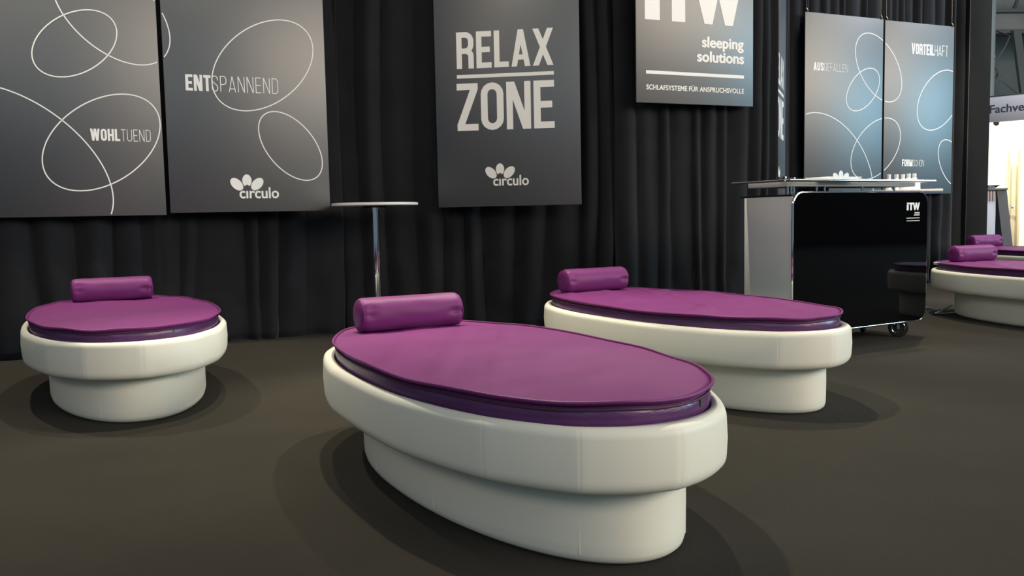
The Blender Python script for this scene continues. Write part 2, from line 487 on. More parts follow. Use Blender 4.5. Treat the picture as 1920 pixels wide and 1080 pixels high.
# ------------------------------------------------------------------ curtains
def curtain(path, label, seed, height=4.3, flare=0.05, amp=0.085, lean=0.03, widths=(.12, .16, .20, .25, .30)):
    rnd = random.Random(seed)
    pts = [Vector((x, y, 0)) for x, y in path]
    seg = [(pts[i + 1] - pts[i]).length for i in range(len(pts) - 1)]; total = sum(seg)
    # irregular pleats
    cuts = [0.0]
    while cuts[-1] < total + 0.4: cuts.append(cuts[-1] + rnd.choice(widths) * rnd.uniform(.85, 1.15))
    prof = [(rnd.uniform(.55, 1.25), rnd.uniform(-.22, .22), rnd.uniform(.6, 2.2), rnd.uniform(-1, 1)) for _ in cuts]
    step = 0.0125; ns = int(total / step); zs = [height * (i / 40) ** 1.15 for i in range(41)]
    vs = []; fs = []
    for iz, z in enumerate(zs):
        low = max(0.0, 1 - z / 1.0)
        for i in range(ns + 1):
            s = total * i / ns
            acc = 0; k = 0
            while k < len(seg) - 1 and s > acc + seg[k]: acc += seg[k]; k += 1
            t = (pts[k + 1] - pts[k]).normalized(); base = pts[k] + t * (s - acc)
            nrm = Vector((t.y, -t.x, 0))       # towards the camera side
            sw = s + lean * math.sin(z * 1.3 + s * 1.7 + seed) + .035 * low * math.sin(s * 9 + seed)
            j = 0
            while j < len(cuts) - 2 and cuts[j + 1] < sw: j += 1
            f = min(1, max(0, (sw - cuts[j]) / (cuts[j + 1] - cuts[j])))
            a, sk, pw, tw = prof[j]
            ff = f + sk * f * (1 - f) * 2
            ff = min(1, max(0, ff))
            d = amp * a * (math.sin(PI * ff) ** (0.55 + .35 * pw) - .35)
            d *= 0.85 + 0.3 * math.sin(z * 1.1 + tw * 5)
            d += .012 * noise.noise(Vector((s * 7, z * 1.5, seed)))
            d += flare * low ** 3 * (0.45 + 0.9 * noise.noise(Vector((s * 4.5, 0, seed + 3))))
            d += .05 * low ** 2 * noise.noise(Vector((s * 6, z * 4, seed + 9)))
            p = base + nrm * d + t * (.02 * tw * low)
            vs.append((p.x, p.y, z))
    n1 = ns + 1
    for iz in range(40):
        for i in range(ns):
            a = iz * n1 + i
            fs.append((a, a + 1, a + 1 + n1, a + n1))
    o = obj('curtain', vs, fs, M['curtain'], smooth=True)
    sol = o.modifiers.new('thickness', 'SOLIDIFY'); sol.thickness = 0.004; sol.offset = 1
    return tag(o, label, 'curtain')


curtain([(-6.2, 4.77), (-3.68, 6.15), (-1.43, 7.39)], 'long black pleated curtain behind the two oval-pattern posters at left', 1)
curtain([(-1.56, 7.48), (-0.3, 7.50), (0.80, 7.50), (1.05, 7.60)], 'black pleated curtain behind the relax zone poster and high table', 5)
curtain([(0.90, 7.42), (2.435, 7.945)], 'black curtain in deep even pleats under the poster with block letters', 11, amp=.065, lean=.012, widths=(.09, .13, .17, .20))
curtain([(2.355, 8.07), (2.845, 9.36), (3.25, 10.18)], 'narrow strip of black curtain on the side face between the middle and right posters', 17, amp=.03, widths=(.07, .10, .13))
curtain([(3.28, 10.23), (5.92, 11.38)], 'black pleated curtain behind the two blue-grey posters at right', 23, amp=.065, lean=.01, widths=(.10, .14, .18, .22))
# black wall panel closing the curtain at the right end
w = thing('wall_right', (5.90, 11.36, 0), math.radians(90 - 66.5), 'flat black wall end panel right of the curtains', None)
w['kind'] = 'structure'
if 'category' in w: del w['category']
box('wall_panel', 0.0, 0.40, -0.08, 0.06, 0, 4.4, M['wall_black'], w, 0.004)
box('trim', -0.012, 0.0, -0.085, 0.06, 0, 4.4, M['black_plastic'], w, 0.002)


# dark board walls of the stand, standing behind the curtains
for nm, (xa, ya), (xb, yb) in (('wall_left', (-6.40, 5.05), (-1.78, 7.72)), ('wall_front', (-1.74, 7.74), (1.35, 7.90)),
                               ('wall_middle', (1.40, 7.94), (2.18, 8.26)), ('wall_corner', (2.20, 8.32), (3.02, 10.40)), ('wall_far', (3.06, 10.44), (5.72, 11.62))):
    ln = math.hypot(xb - xa, yb - ya)
    o = box(nm, 0, ln, 0, .04, 0, 4.25, M['wall_black'], None, .003, loc=(xa, ya, 0))
    o.rotation_euler = (0, 0, math.atan2(yb - ya, xb - xa))
    tag(o, 'dark board wall hidden behind the black curtains', None, None, 'structure')


# ------------------------------------------------------------------ posters
def poster(origin, az, u0, u1, z0, z1, label, cat='poster'):
    o = thing('poster', (origin[0], origin[1], 0), math.radians(90 - az), label, cat)
    p = box('panel', u0, u1, 0, .012, z0, z1, M['poster'], o, 0.0015)
    bm = bmesh.new()   # pale cut edge showing round the board
    for a, b, c, d in ((u0 - .0015, u0, z0, z1), (u1, u1 + .0015, z0, z1)): add_box(bm, a, b, .001, .011, c, d)
    add_box(bm, u0, u1, .001, .011, z0 - .0015, z0)
    bobj('board_edge', bm, M['poster_edge'], o)
    return o


WP = M['white_print']
OL = (-2.64, 6.49)
R1 = (-1.140, .062, 1.021, 3.11)
R2 = (.096, 1.300, 1.036, 3.12)
p1 = poster(OL, 65, *R1, 'dark grey poster with white ovals and the word wohltuend, at the far left')
p2 = poster(OL, 65, *R2, 'dark grey poster with white ovals and the word entspannend')
for r, p in ((R1, p1), (R2, p2)):
    rb = (r[0] + .002, r[1] - .002, r[2] + .002, r[3] - .002)
    for e in ((-.484, 2.2483, .309, .1969, -2.5158), (-.2303, 2.4902, .4503, .2818, 2.3859), (-.859, 1.4004, .669, .4005, 2.4088),
              (-.343, 1.5528, .445, .2830, -2.4968), (.821, 2.1664, .4421, .2846, -2.4622), (1.0064, 1.5453, .3111, .1855, -.8837)):
        ellipse_line(*e, rb, WP, p)
word('WOHL', -.4212, -.2258, 1.5625, .0865, .175, .07, WP, p1, 'bold white lettering WOHL')
word('TUEND', -.2180, -.0183, 1.5615, .0865, .055, .14, WP, p1, 'thin white lettering TUEND')
word('ENT', .2431, .4239, 1.949, .120, .165, .07, WP, p2, 'bold white lettering ENT')
word('SPANNEND', .4300, .9246, 1.949, .120, .055, .14, WP, p2, 'thin white lettering SPANNEND')
logo_flower(.6575, 1.1400, 1.0, p2)

OM = (0.0, 7.25)
p3 = poster(OM, 98, -.6094, .5923, 1.047, 3.14, 'dark poster in the middle with large white words relax zone')


def relax_zone(par):
    word('RELAX', -.4256, .3786, 2.186, .2985, .150, .075, WP, par, 'large bold white lettering RELAX')
    o = polys_obj('printed_line', rect(-.427, 2.1075, .3825, 2.1365), WP, par, -.0012)
    word('ZONE', -.4317, .3823, 1.677, .3885, .140, .06, WP, par, 'large bold white lettering ZONE')
    logo_flower(-.0804, 1.2165, 1.0, par)


relax_zone(p3)

OI = (1.03, 7.25)
p4 = poster(OI, 67, .0380, 1.2260, 1.882, 3.55, 'high-hung grey poster with white block letters and the words sleeping solutions')
itw_logo(.1226, 2.561, 1.003, .48, p4, WP)
font_text('sleeping', .6872, 1.1250, 2.3685, 'x', .058, WP, p4, 'white lettering reading sleeping', offset=.012, bold=.028)
font_text('solutions', .6381, 1.1285, 2.2455, 'x', .058, WP, p4, 'white lettering reading solutions', offset=.012, bold=.028)
polys_obj('printed_line', rect(.1295, 2.1185, 1.128, 2.1460), WP, p4, -.0012)
font_text('SCHLAFSYSTEME FÜR ANSPRUCHSVOLLE', .1317, 1.1282, 1.990, 'H', .0395, WP, p4, 'small white capitals SCHLAFSYSTEME FÜR ANSPRUCHSVOLLE', offset=.010, bold=.016)

OS = (2.90, 9.165)
p5 = poster((OS[0] - .6 * .3827, OS[1] - .6 * .9239), 22.5, -.6, .6, 1.05, 3.14, 'second relax zone poster, seen almost edge-on beside the corner')
relax_zone(p5)

ORR = (3.87, 10.35)
R5 = (-.4675, .7385, 1.163, 3.243)
R6 = (.7700, 1.9360, 1.145, 3.235)
p6 = poster(ORR, 66.5, *R5, 'blue-grey poster with white ovals and the word ausgefallen')
p7 = poster(ORR, 66.5, *R6, 'blue-grey poster with white ovals and the word vorteilhaft, at the right')
for r, p in ((R5, p6), (R6, p7)):
    rb = (r[0] + .002, r[1] - .002, r[2] + .002, r[3] - .002)
    for e in ((.6754, 2.6626, .469, .289, -.8497), (.4248, 2.3947, .3133, .1897, -2.3745), (-.0729, 1.412, .7893, .5584, -.8001),
              (.6453, 1.6955, .4626, .291, -2.4392), (1.6931, 2.3139, .4438, .2942, -2.3464), (1.9419, 1.5246, .3327, .1942, -.9892)):
        ellipse_line(*e, rb, WP, p, wid=.010)
word('AUS', -.3424, -.1909, 2.584, .095, .175, .07, WP, p6, 'bold white lettering AUS')
word('GEFALLEN', -.1849, .1791, 2.584, .094, .055, .14, WP, p6, 'thin white lettering GEFALLEN')
word('VORTEIL', 1.2067, 1.5900, 2.8565, .133, .175, .06, WP, p7, 'bold white lettering VORTEIL')
word('HAFT', 1.6009, 1.8321, 2.8565, .133, .055, .12, WP, p7, 'thin white lettering HAFT')
word('FORM', 1.0785, 1.2523, 1.484, .084, .175, .06, WP, p7, 'bold white lettering FORM')
word('SCHÖN', 1.2600, 1.4487, 1.484, .081, .055, .12, WP, p7, 'thin white lettering SCHÖN')
logo_flower(.0913, 1.245, 1.0, p6)
for par, uu, zt in ((p6, R5[0] + .03, R5[3]), (p6, R5[1] - .03, R5[3]), (p7, R6[0] + .03, R6[3]), (p7, R6[1] - .03, R6[3])):
    h = tube('hook', [(uu, .004, zt - .01), (uu, -.004, zt + .002), (uu, -.006, zt + .02), (uu - .012, .0, zt + .04)], .004, M['wire'], par, 8)
    tube('hanging_wire', [(uu - .012, .0, zt + .036), (uu - .018, .0, zt + .5), (uu - .02, .0, zt + 1.0)], .0010, M['wire'], h, 6)


# ------------------------------------------------------------------ daybeds
RING = dict(a=1.090, b=.531, n=2.197, e=.036, dx=0.0)
BASE = dict(a=.911, b=.401, n=2.118, e=.080, dx=-.073)
CUSH = dict(a=1.036, b=.486, n=2.22, e=-.010, dx=.010)


def outline(P, t, grow=0.0):
    c, s = math.cos(t), math.sin(t)
    a, b, n = P['a'] + grow, P['b'] + grow, P['n']
    x = a * math.copysign(abs(c) ** (2 / n), c) + P['dx']
    y = b * math.copysign(abs(s) ** (2 / n), s) * (1 + P['e'] * c)
    return Vector((x, y, 0))


SEAMS = [0, 26, 49, 75, 105, 131, 154, 180, 206, 229, 255, 285, 311, 334]


def facet(P, t, grow=0.0, amt=0.30):
    d = math.degrees(t) % 360
    S = SEAMS + [360]
    for i in range(len(SEAMS)):
        if S[i] <= d <= S[i + 1]:
            A = outline(P, math.radians(S[i]), grow); B = outline(P, math.radians(S[i + 1]), grow)
            O = outline(P, t, grow); AB = (B - A).normalized()
            C_ = A + AB * (O - A).dot(AB)
            k = amt * min(1, min(d - S[i], S[i + 1] - d) / 5 + .3)
            return O.lerp(C_, k)
    return outline(P, t, grow)


def tset(N=240):
    ts = {round(360 * i / N, 3) for i in range(N)}
    for s in SEAMS: ts |= {(s - .35) % 360, float(s), (s + .35) % 360}
    return sorted(ts)


def loft(name, profile, ts, m, parent, close_first=True, close_last=True):
    """profile: list of functions t -> Vector; lofted closed loops."""
    vs = []; fs = []; n = len(ts)
    for f in profile:
        for t in ts: vs.append(tuple(f(math.radians(t))))
    for k in range(len(profile) - 1):
        for i in range(n):
            j = (i + 1) % n
            fs.append((k * n + i, k * n + j, (k + 1) * n + j, (k + 1) * n + i))
    if close_first:
        vs.append(tuple(sum((Vector(v) for v in vs[:n]), Vector()) / n)); c = len(vs) - 1
        for i in range(n): fs.append((c, (i + 1) % n, i))
    if close_last:
        b0 = (len(profile) - 1) * n
        vs.append(tuple(sum((Vector(v) for v in vs[b0:b0 + n]), Vector()) / n)); c = len(vs) - 1
        for i in range(n): fs.append((c, b0 + i, b0 + (i + 1) % n))
    return obj(name, vs, fs, m, parent, smooth=True)


ZB, ZT = .226, .405       # ring underside and top


def make_bed(loc, rz, label, cat='daybed'):
    root = thing('daybed', (loc[0], loc[1], 0), rz, label, cat, 'oval cream daybeds on the carpet')
    ts = tset()
    def seamcut(t):
        d = math.degrees(t) % 360
        return .0010 if any(abs(((d - s) + 180) % 360 - 180) < .05 for s in SEAMS) else 0.0
    prof = []
    def P(grow, z): return lambda t: facet(RING, t, grow - seamcut(t)) + Vector((0, 0, z))
    def I(grow, z): return lambda t: outline(CUSH, t, grow) + Vector((0, 0, z))
    prof.append(lambda t: outline(BASE, t, -.03) + Vector((0, 0, ZB)))
    prof.append(P(-.055, ZB))
    R = .042
    for k in range(7):
        a = -PI / 2 + k * PI / 12; prof.append(P(-R * .75 + R * .75 * math.cos(a), ZB + R + R * math.sin(a)))
    prof.append(P(.003, (ZB + ZT) / 2))
    R = .030
    for k in range(8):
        a = k * PI / 14; prof.append(P(-R * .9 + R * .9 * math.cos(a), ZT - R + R * math.sin(a)))
    prof += [I(.006, ZT - .003), I(.002, ZT - .009), I(.000, ZT - .03), I(.000, .338), I(-.02, .332)]
    loft('rim', prof, ts, M['leather'], root)
    ts2 = [1.5 * i for i in range(240)]
    def B(grow, z): return lambda t: outline(BASE, t, grow) + Vector((0, 0, z))
    prof = [B(-.028, .001), B(-.018, .004), B(-.006, .014), B(-.001, .03), B(0, .06), B(.001, .13), B(0, .20), B(0, ZB + .004)]
    loft('base', prof, ts2, M['leather'], root)
    for d in (28, 75, 105, 152, 205, 255, 285, 330):      # upright stitched seams on the base
        p = outline(BASE, math.radians(d), -.0002)
        tube('base_seam', [(p.x, p.y, .03), (p.x, p.y, ZB)], .0010, M['leather'], root, 6)
    return root


def make_mattress(loc, rz, seed, label):
    root = thing('mattress', (loc[0], loc[1], .334), rz, label, 'mattress', 'purple mattresses on the daybeds')
    zt = .462 - .334
    WR = {1: .8, 2: 1.9, 3: .5, 4: 1.9, 5: 1.2}[int(seed)]
    ts = [1.5 * i for i in range(240)]
    def wob(t): return .0016 * math.sin(5 * t + seed) + .0014 * math.sin(11 * t + seed * 2) + .006 * noise.noise(Vector((math.cos(t) * 3, math.sin(t) * 3, seed)))
    S = Vector((0, 0, 0))
    # top cover
    prof = []
    for k in range(26):
        q = 1 - (k / 26) ** 1.15
        def f(t, q=q):
            o = outline(CUSH, t, .002); x = CUSH['dx'] + (o.x - CUSH['dx']) * q; y = o.y * q
            dome = .009 * (1 - q ** 6)
            wr = noise.noise(Vector((x * 3.1 + seed * 3, y * 5, seed))) * .007 + noise.noise(Vector((x * 8 + y * 5, y * 3 - x * 2, seed + 4))) * .0035 * WR
            wr += .009 * WR * max(0, noise.noise(Vector((x * 5 + y * 9, y * 2, seed + 8)))) * (1 if q > .4 else q / .4)
            edge = wob(t) * q ** 8
            return Vector((x, y, zt + dome + wr * (1 - q ** 10) + edge - .002))
        prof.append(f)
    prof = prof[::-1]
    # order from centre outwards; lower lip underneath the piping
    prof += [lambda t: outline(CUSH, t, -.001) + Vector((0, 0, zt + wob(t) - .009)), lambda t: outline(CUSH, t, -.012) + Vector((0, 0, zt + wob(t) - .014))]
    loft('top_cover', prof, ts, M['purple'], root)
    # piping round the top edge
    bm = bmesh.new(); add_tube(bm, [outline(CUSH, math.radians(t), .004 + .002 * math.sin(7 * math.radians(t) + seed)) + Vector((0, 0, zt + wob(math.radians(t)))) for t in ts], .0050, 8, True)
    bobj('piping', bm, M['purple'], root, True)
    # side band
    def side(grow, z, kk):
        def f(t):
            n1 = noise.noise(Vector((math.cos(t) * 4, math.sin(t) * 4 + z * 8, seed + 5))) * .004 * kk
            return outline(CUSH, t, grow + n1) + Vector((0, 0, z + wob(t) * (z / zt)))
        return f
    loft('side_band', [side(-.030, 0.002, 0), side(-.012, .006, 0), side(-.006, .03, .2), side(-.0055, .066, .6), side(-.002, .085, 1), side(-.006, .102, .6), side(-.012, .118, .3)], ts, M['purple_side'], root)
    bm = bmesh.new(); add_tube(bm, [outline(CUSH, math.radians(t), -.0035) + Vector((0, 0, .107 + wob(math.radians(t)) * .8)) for t in ts], .0036, 6, True)
    z_ = bobj('zip', bm, M['zip'], root, True)
    t = math.radians(196); p = outline(CUSH, t, -.002); p.z = .098
    bm = bmesh.new(); add_box(bm, p.x - .003, p.x + .003, p.y - .004, p.y + .004, p.z - .016, p.z + .004, .001, 1)
    pl = bobj('zip_pull', bm, M['steel'], z_, True)
    return root


def make_bolster(loc, rz, seed, label, L=.46, r=.077, zc=None):
    root = thing('bolster', (loc[0], loc[1], loc[2]), rz, label, 'bolster', 'purple bolsters at the heads of the daybeds')
    # body: axis along local y, lying on the mattress
    vs = []; fs = []; NS, NL = 48, 60
    dents = [(-L / 2 + .035, 1.05, .030, .016), (L / 2 - .03, 1.2, .026, .012), (L / 2 - .035, 2.4, .03, .008)]
    for i in range(NL + 1):
        y = -L / 2 + L * i / NL; e = min(i, NL - i) / NL * L
        rr = r * (1 - .10 * max(0, 1 - e / .022) ** 2)
        for k in range(NS):
            a = 2 * PI * k / NS
            rad = rr + .0022 * noise.noise(Vector((math.cos(a) * 2, math.sin(a) * 2, y * 9 + seed)))
            for (dy, da, ds, dd) in dents:
                da2 = (a - (PI + .35 - da * .35) + PI) % (2 * PI) - PI
                rad -= dd * math.exp(-((y - dy) / ds) ** 2 - (da2 / .16) ** 2)
            x = rad * math.cos(a); z = rad * math.sin(a)
            if z < -r * .86: z = -r * .86 + (z + r * .86) * .3
            vs.append((x, y, z + r * .90))
    for i in range(NL):
        for k in range(NS):
            l = (k + 1) % NS; a = i * NS
            fs.append((a + k, a + l, a + NS + l, a + NS + k))
    obj('bolster_cover', vs, fs, M['purple'], root, True)
    for sgn in (-1, 1):
        vs = []; fs = []
        for j, (q, off) in enumerate(((.90, 0), (.80, .006), (.55, .010), (.25, .012))):
            for k in range(NS):
                a = 2 * PI * k / NS
                z = r * q * math.sin(a)
                if z < -r * .86: z = -r * .86 + (z + r * .86) * .3
                vs.append((r * q * math.cos(a), sgn * (L / 2 + off), z + r * .90))
        for j in range(3):
            for k in range(NS):
                l = (k + 1) % NS
                f = (j * NS + k, j * NS + l, (j + 1) * NS + l, (j + 1) * NS + k)
                fs.append(f if sgn > 0 else f[::-1])
        vs.append((0, sgn * (L / 2 + .012), r * .90)); c = len(vs) - 1
        for k in range(NS): fs.append((3 * NS + k, 3 * NS + (k + 1) % NS, c))
        cap = obj('end_cap', vs, fs, M['purple'], root, True)
        bm = bmesh.new(); add_tube(bm, [(r * .905 * math.cos(2 * PI * k / 40), sgn * (L / 2 - .001), max(r * .905 * math.sin(2 * PI * k / 40), -r * .87) + r * .90) for k in range(40)], .0016, 6, True)
        bobj('end_piping', bm, M['purple'], cap, True)
    return root


BEDS = [
    ((-.080, 3.149), 2.0547, (.755, .030), 'centre foreground, nearest', 1.0),
    ((.931, 4.855), 2.0789, (.80, .020), 'behind it', 2.0),
    ((-2.237, 4.958), 2.0561, (.70, .020), 'left', 3.0),
    ((4.355, 7.09), 1.78, (.78, .00), 'right', 4.0),
    ((6.08, 10.04), 1.78, (.78, .0), 'far right', 5.0),
]
BL = ['cream oval daybed nearest in the foreground, largest in view',
      'cream oval daybed standing in front of the black glossy counter',
      'cream oval daybed at the left in front of the oval-pattern posters',
      'cream oval daybed cut by the right edge, with a chrome foot beside its base',
      'farthest cream oval daybed, only its rim seen behind the one at the right edge']
MLb = ['purple mattress on the nearest foreground daybed',
       'wrinkled purple mattress on the daybed in front of the glossy counter',
       'purple mattress on the daybed at the left',
       'purple mattress on the right-edge daybed with a white tag by its bolster',
       'purple mattress on the farthest daybed at the right']
BLb = ['purple bolster on the nearest daybed, dented at its left end',
       'purple bolster on the daybed in front of the glossy counter',
       'purple bolster on the daybed at the left',
       'creased purple bolster on the daybed cut by the right edge',
       'purple bolster on the farthest daybed, beside the black wall end']
for i, (loc, th, bo, _, sd) in enumerate(BEDS):
    make_bed(loc, th, BL[i])
    mt = make_mattress(loc, th, sd, MLb[i])
    c, s = math.cos(th), math.sin(th)
    x, y = loc[0] + bo[0] * c - bo[1] * s, loc[1] + bo[0] * s + bo[1] * c
    make_bolster((x, y, .468), th + (.14 if i >= 3 else 0), sd, BLb[i])
    if i == 3:
        p = outline(CUSH, math.radians(40), .004); p.z = .122
        bm = bmesh.new(); add_box(bm, p.x - .03, p.x + .02, p.y - .004, p.y + .022, p.z - .012, p.z + .012, .003, 2)
        bobj('care_tag', bm, M['paper'], mt, True)['label'] = 'white tag'

# small chrome foot poking out beside the right daybed's base
ft = thing('metal_foot', (3.845, 7.74, 0), 0, 'small chrome folding foot on the floor beside the right daybed base', 'stand foot')
tube('foot_bar', [(-.06, -.05, .010), (.05, .0, .045), (.13, .03, .075)], .008, M['chrome'], ft)
tube('foot_bar', [(-.06, -.05, .010), (.06, -.03, .012), (.13, -.01, .012)], .008, M['chrome'], ft)
tube('foot_brace', [(-.01, -.03, .022), (.05, -.02, .012)], .005, M['steel'], ft)
bm = bmesh.new(); add_box(bm, -.085, -.045, -.065, -.04, .0, .016, .004); bobj('rubber_tip', bm, M['rubber'], ft, True)

# ------------------------------------------------------------------ high table
ht = thing('high_table', (-1.083, 6.95, 0), 0, 'round white bar table on a chrome pole, in front of the curtain', 'table')
lathe('tabletop', [(0, 1.062), (.335, 1.062), (.342, 1.065), (.344, 1.072), (.342, 1.083), (.336, 1.086), (0, 1.086)], M['tabletop'], ht, 72)
lathe('pole', [(0, .02), (.031, .02), (.031, 1.045), (.031, 1.05), (0, 1.05)], M['chrome'], ht, 32)
lathe('mounting_plate', [(0, 1.050), (.09, 1.050), (.095, 1.054), (.095, 1.0615), (0, 1.0615)], M['black_plastic'], ht, 32)
lathe('base_plate', [(0, 0), (.225, 0), (.228, .003), (.222, .010), (.06, .024), (.036, .04), (0, .04)], M['chrome'], ht, 64)

# ------------------------------------------------------------------ glossy counter on castors
CA = math.radians(30)
ct = thing('counter', (2.489, 6.093, 0), CA, 'black glossy counter on castors with glass shelves and grey side panel', 'counter')
X0, X1, CZ0, CZ1 = -.705, .705, .125, 1.072


def rounded_rect(x0, x1, z0, z1, r, n=10):
    pts = []
    for cx_, cz_, a0 in ((x1 - r, z0 + r, -90), (x1 - r, z1 - r, 0), (x0 + r, z1 - r, 90), (x0 + r, z0 + r, 180)):
        for i in range(n + 1):
            a = math.radians(a0 + 90 * i / n); pts.append((cx_ + r * math.cos(a), cz_ + r * math.sin(a)))
    return pts


bm = bmesh.new(); rr_ = rounded_rect(X0, X1, CZ0, CZ1, .085)
A = [bm.verts.new((x, 0, z)) for x, z in rr_]; B_ = [bm.verts.new((x, .022, z)) for x, z in rr_]
bm.faces.new(A); bm.faces.new(B_[::-1])
for i in range(len(A)):
    j = (i + 1) % len(A); bm.faces.new((A[i], B_[i], B_[j], A[j]))
fp = bobj('front_panel', bm, M['black_gloss'], ct); fp['label'] = 'high gloss black front panel with rounded corners'
tube('edge_trim', [(x, .010, z) for x, z in rounded_rect(X0 - .002, X1 + .002, CZ0 - .002, CZ1 + .002, .087)], .0095, M['chrome'], ct, 10, True)['label'] = 'chrome edge trim round the front panel'
box('cabinet_body', -.675, .68, .024, .45, .16, 1.045, M['black_plastic'], ct, .004)
box('side_panel', -.700, -.675, .024, .455, .16, 1.050, M['grey_panel'], ct, .002)['label'] = 'light grey side panel'
box('side_panel', .68, .70, .024, .455, .16, 1.050, M['grey_panel'], ct, .002)['label'] = 'light grey side panel'
box('lower_top', -.70, .70, .024, .50, 1.051, 1.064, M['black_plastic'], ct, .002)
g1 = box('glass_shelf', -.83, .72, -.045, .44, 1.146, 1.158, M['glass'], ct, .003); g1['label'] = 'clear glass shelf'
tube('shelf_rail', [(-.81, -.052, 1.153), (.715, -.052, 1.153)], .0095, M['chrome'], ct, 12)
tube('shelf_rail', [(-.835, -.040, 1.151), (-.835, .44, 1.151)], .007, M['steel'], ct, 12)
box('shelf_beam', -.74, .60, .03, .38, 1.116, 1.1455, M['grey_panel'], ct, .002)
for x in (-.70, -.665, -.64, -.42, -.34, .05, .40):
    lathe('post', [(0, 1.064), (.0075, 1.064), (.0075, 1.1165), (0, 1.1165)], M['chrome'], ct, 16, loc=(x, .06, 0))
itw_logo(.463, .941, .150, .056, ct, WP)
font_text('sleeping', .553, .612, .918, 'x', .0085, WP, ct, 'tiny white lettering reading sleeping', offset=.01, bold=.02)
font_text('solutions', .546, .612, .902, 'x', .0085, WP, ct, 'tiny white lettering reading solutions', offset=.01, bold=.02)
polys_obj('printed_line', rect(.462, .882, .614, .8865), WP, ct, -.0012)
polys_obj('printed_line', rect(.462, .862, .614, .8665), WP, ct, -.0012)


def castor(x, y, yaw):
    c = bpy.data.objects.new('castor', None); COL.objects.link(c); c.parent = ct; c.location = (x, y, 0); c.rotation_euler = (0, 0, yaw)
    # wheel axis along local y
    bm = bmesh.new(); prof = [(.0, -.014), (.044, -.014), (.052, -.016), (.066, -.014), (.071, -.006), (.071, .006), (.066, .014), (.052, .016), (.044, .014), (.0, .014)]
    rings = []
    for r, yy in prof:
        rings.append([bm.verts.new((r * math.cos(2 * PI * i / 40), yy, .071 + r * math.sin(2 * PI * i / 40))) for i in range(40)] if r > 0 else [bm.verts.new((0, yy, .071))])
    for a, b in zip(rings, rings[1:]):
        for i in range(40):
            j = (i + 1) % 40
            if len(a) == 1: bm.faces.new((a[0], b[i], b[j]))
            elif len(b) == 1: bm.faces.new((a[i], a[j], b[0]))
            else: bm.faces.new((a[i], a[j], b[j], b[i]))
    bobj('wheel', bm, M['rubber'], c, True)
    for yy in (-.0165, .0165):
        tube('wheel_rim', [(.046 * math.cos(2 * PI * i / 32), yy, .071 + .046 * math.sin(2 * PI * i / 32)) for i in range(32)], .003, M['chrome'], c, 6, True)
    bm = bmesh.new()
    for yy in (-.024, .021):
        add_box(bm, -.010, .010, yy, yy + .003, .060, .15)
    add_box(bm, -.03, .03, -.028, .028, .150, .156)
    add_tube(bm, [(0, -.028, .071), (0, .028, .071)], .008, 12)
    bobj('fork', bm, M['steel'], c)
    return c


castor(.50, .08, -.95); castor(.52, .40, .4); castor(-.52, .07, .3); castor(-.52, .40, -.5)


def C2W(x, y, z=0):
    return (2.489 + x * math.cos(CA) - y * math.sin(CA), 6.093 + x * math.sin(CA) + y * math.cos(CA), z)


tb = thing('side_table', (3.77, 8.30, 0), 0, 'small white-topped table behind the counter, carrying the white bottles', 'table')
box('tabletop', -.27, .27, -.20, .20, 1.112, 1.136, M['tabletop'], tb, .004)
box('column', -.05, .05, -.05, .05, .02, 1.112, M['steel'], tb, .003)
box('base_plate', -.20, .20, -.18, .18, 0, .02, M['steel'], tb, .003)
BOT = 'white bottles on the side table'
def bottle(x, y, h, label):
    b = thing('bottle', (x, y, 1.1362), 0, label, 'bottle', BOT)
    w_ = .026
    lathe('body', [(0, 0), (w_ - .002, 0), (w_, .003), (w_, h - .050), (w_ - .004, h - .042), (.016, h - .034), (.016, h - .030), (0, h - .030)], M['cup_white'], b, 24)
    lathe('cap', [(0, h - .032), (.0180, h - .032), (.0185, h - .028), (.0185, h - .002), (.017, h), (0, h)], M['cup_white'], b, 24)


bottle(3.595, 8.25, .145, 'white bottle on the side table, leftmost of the row')
bottle(3.668, 8.25, .145, 'white bottle on the side table, second from the left')
bottle(3.765, 8.33, .148, 'white bottle on the side table behind the left end of the white carton')
bottle(3.825, 8.34, .153, 'white bottle on the side table behind the middle of the white carton')
bottle(3.880, 8.34, .153, 'white bottle on the side table, rightmost of the row')
bx = thing('box', (3.805, 8.24, 1.1362), 0, 'white carton with a small red print in front of the bottles', 'box')
box('carton', -.078, .078, -.02, .02, 0, .082, M['cup_white'], bx, .002)
bm = bmesh.new(); add_box(bm, -.045, -.022, -.0208, -.0200, .030, .046)
bobj('printed_mark', bm, M['red'], bx)['label'] = 'small red mark'
br = thing('brochures', C2W(-.30, .06, 1.1582), CA, 'flat stack of white brochures on the upper glass shelf', 'brochures')
for k in range(5):
    bm = bmesh.new(); add_box(bm, -.15 + .01 * k, .17 + .012 * k, -.10, .11, .0042 * k, .0042 * k + .004, .0008, 1)
    bobj('brochure', bm, M['paper'], br)
hd = thing('leaflet_holder', C2W(-.72, .06, 1.1582), CA, 'clear shiny leaflet holder at the left end of the glass shelf', 'holder')
box('tray', -.05, .05, -.04, .04, 0, .003, M['glass'], hd, .001)
box('clip', -.048, -.036, -.04, .04, .003, .022, M['chrome'], hd, .002)
box('clip', .036, .048, -.04, .04, .003, .016, M['chrome'], hd, .002)
bk = thing('box', C2W(-.16, .30, 1.0645), CA, 'low black box on the counter under the upper glass shelf', 'box')
box('carton', -.11, .10, -.04, .05, 0, .044, M['black_plastic'], bk, .002)
box('lid', -.112, .102, -.042, .052, .041, .049, M['booth_grey'], bk, .001)

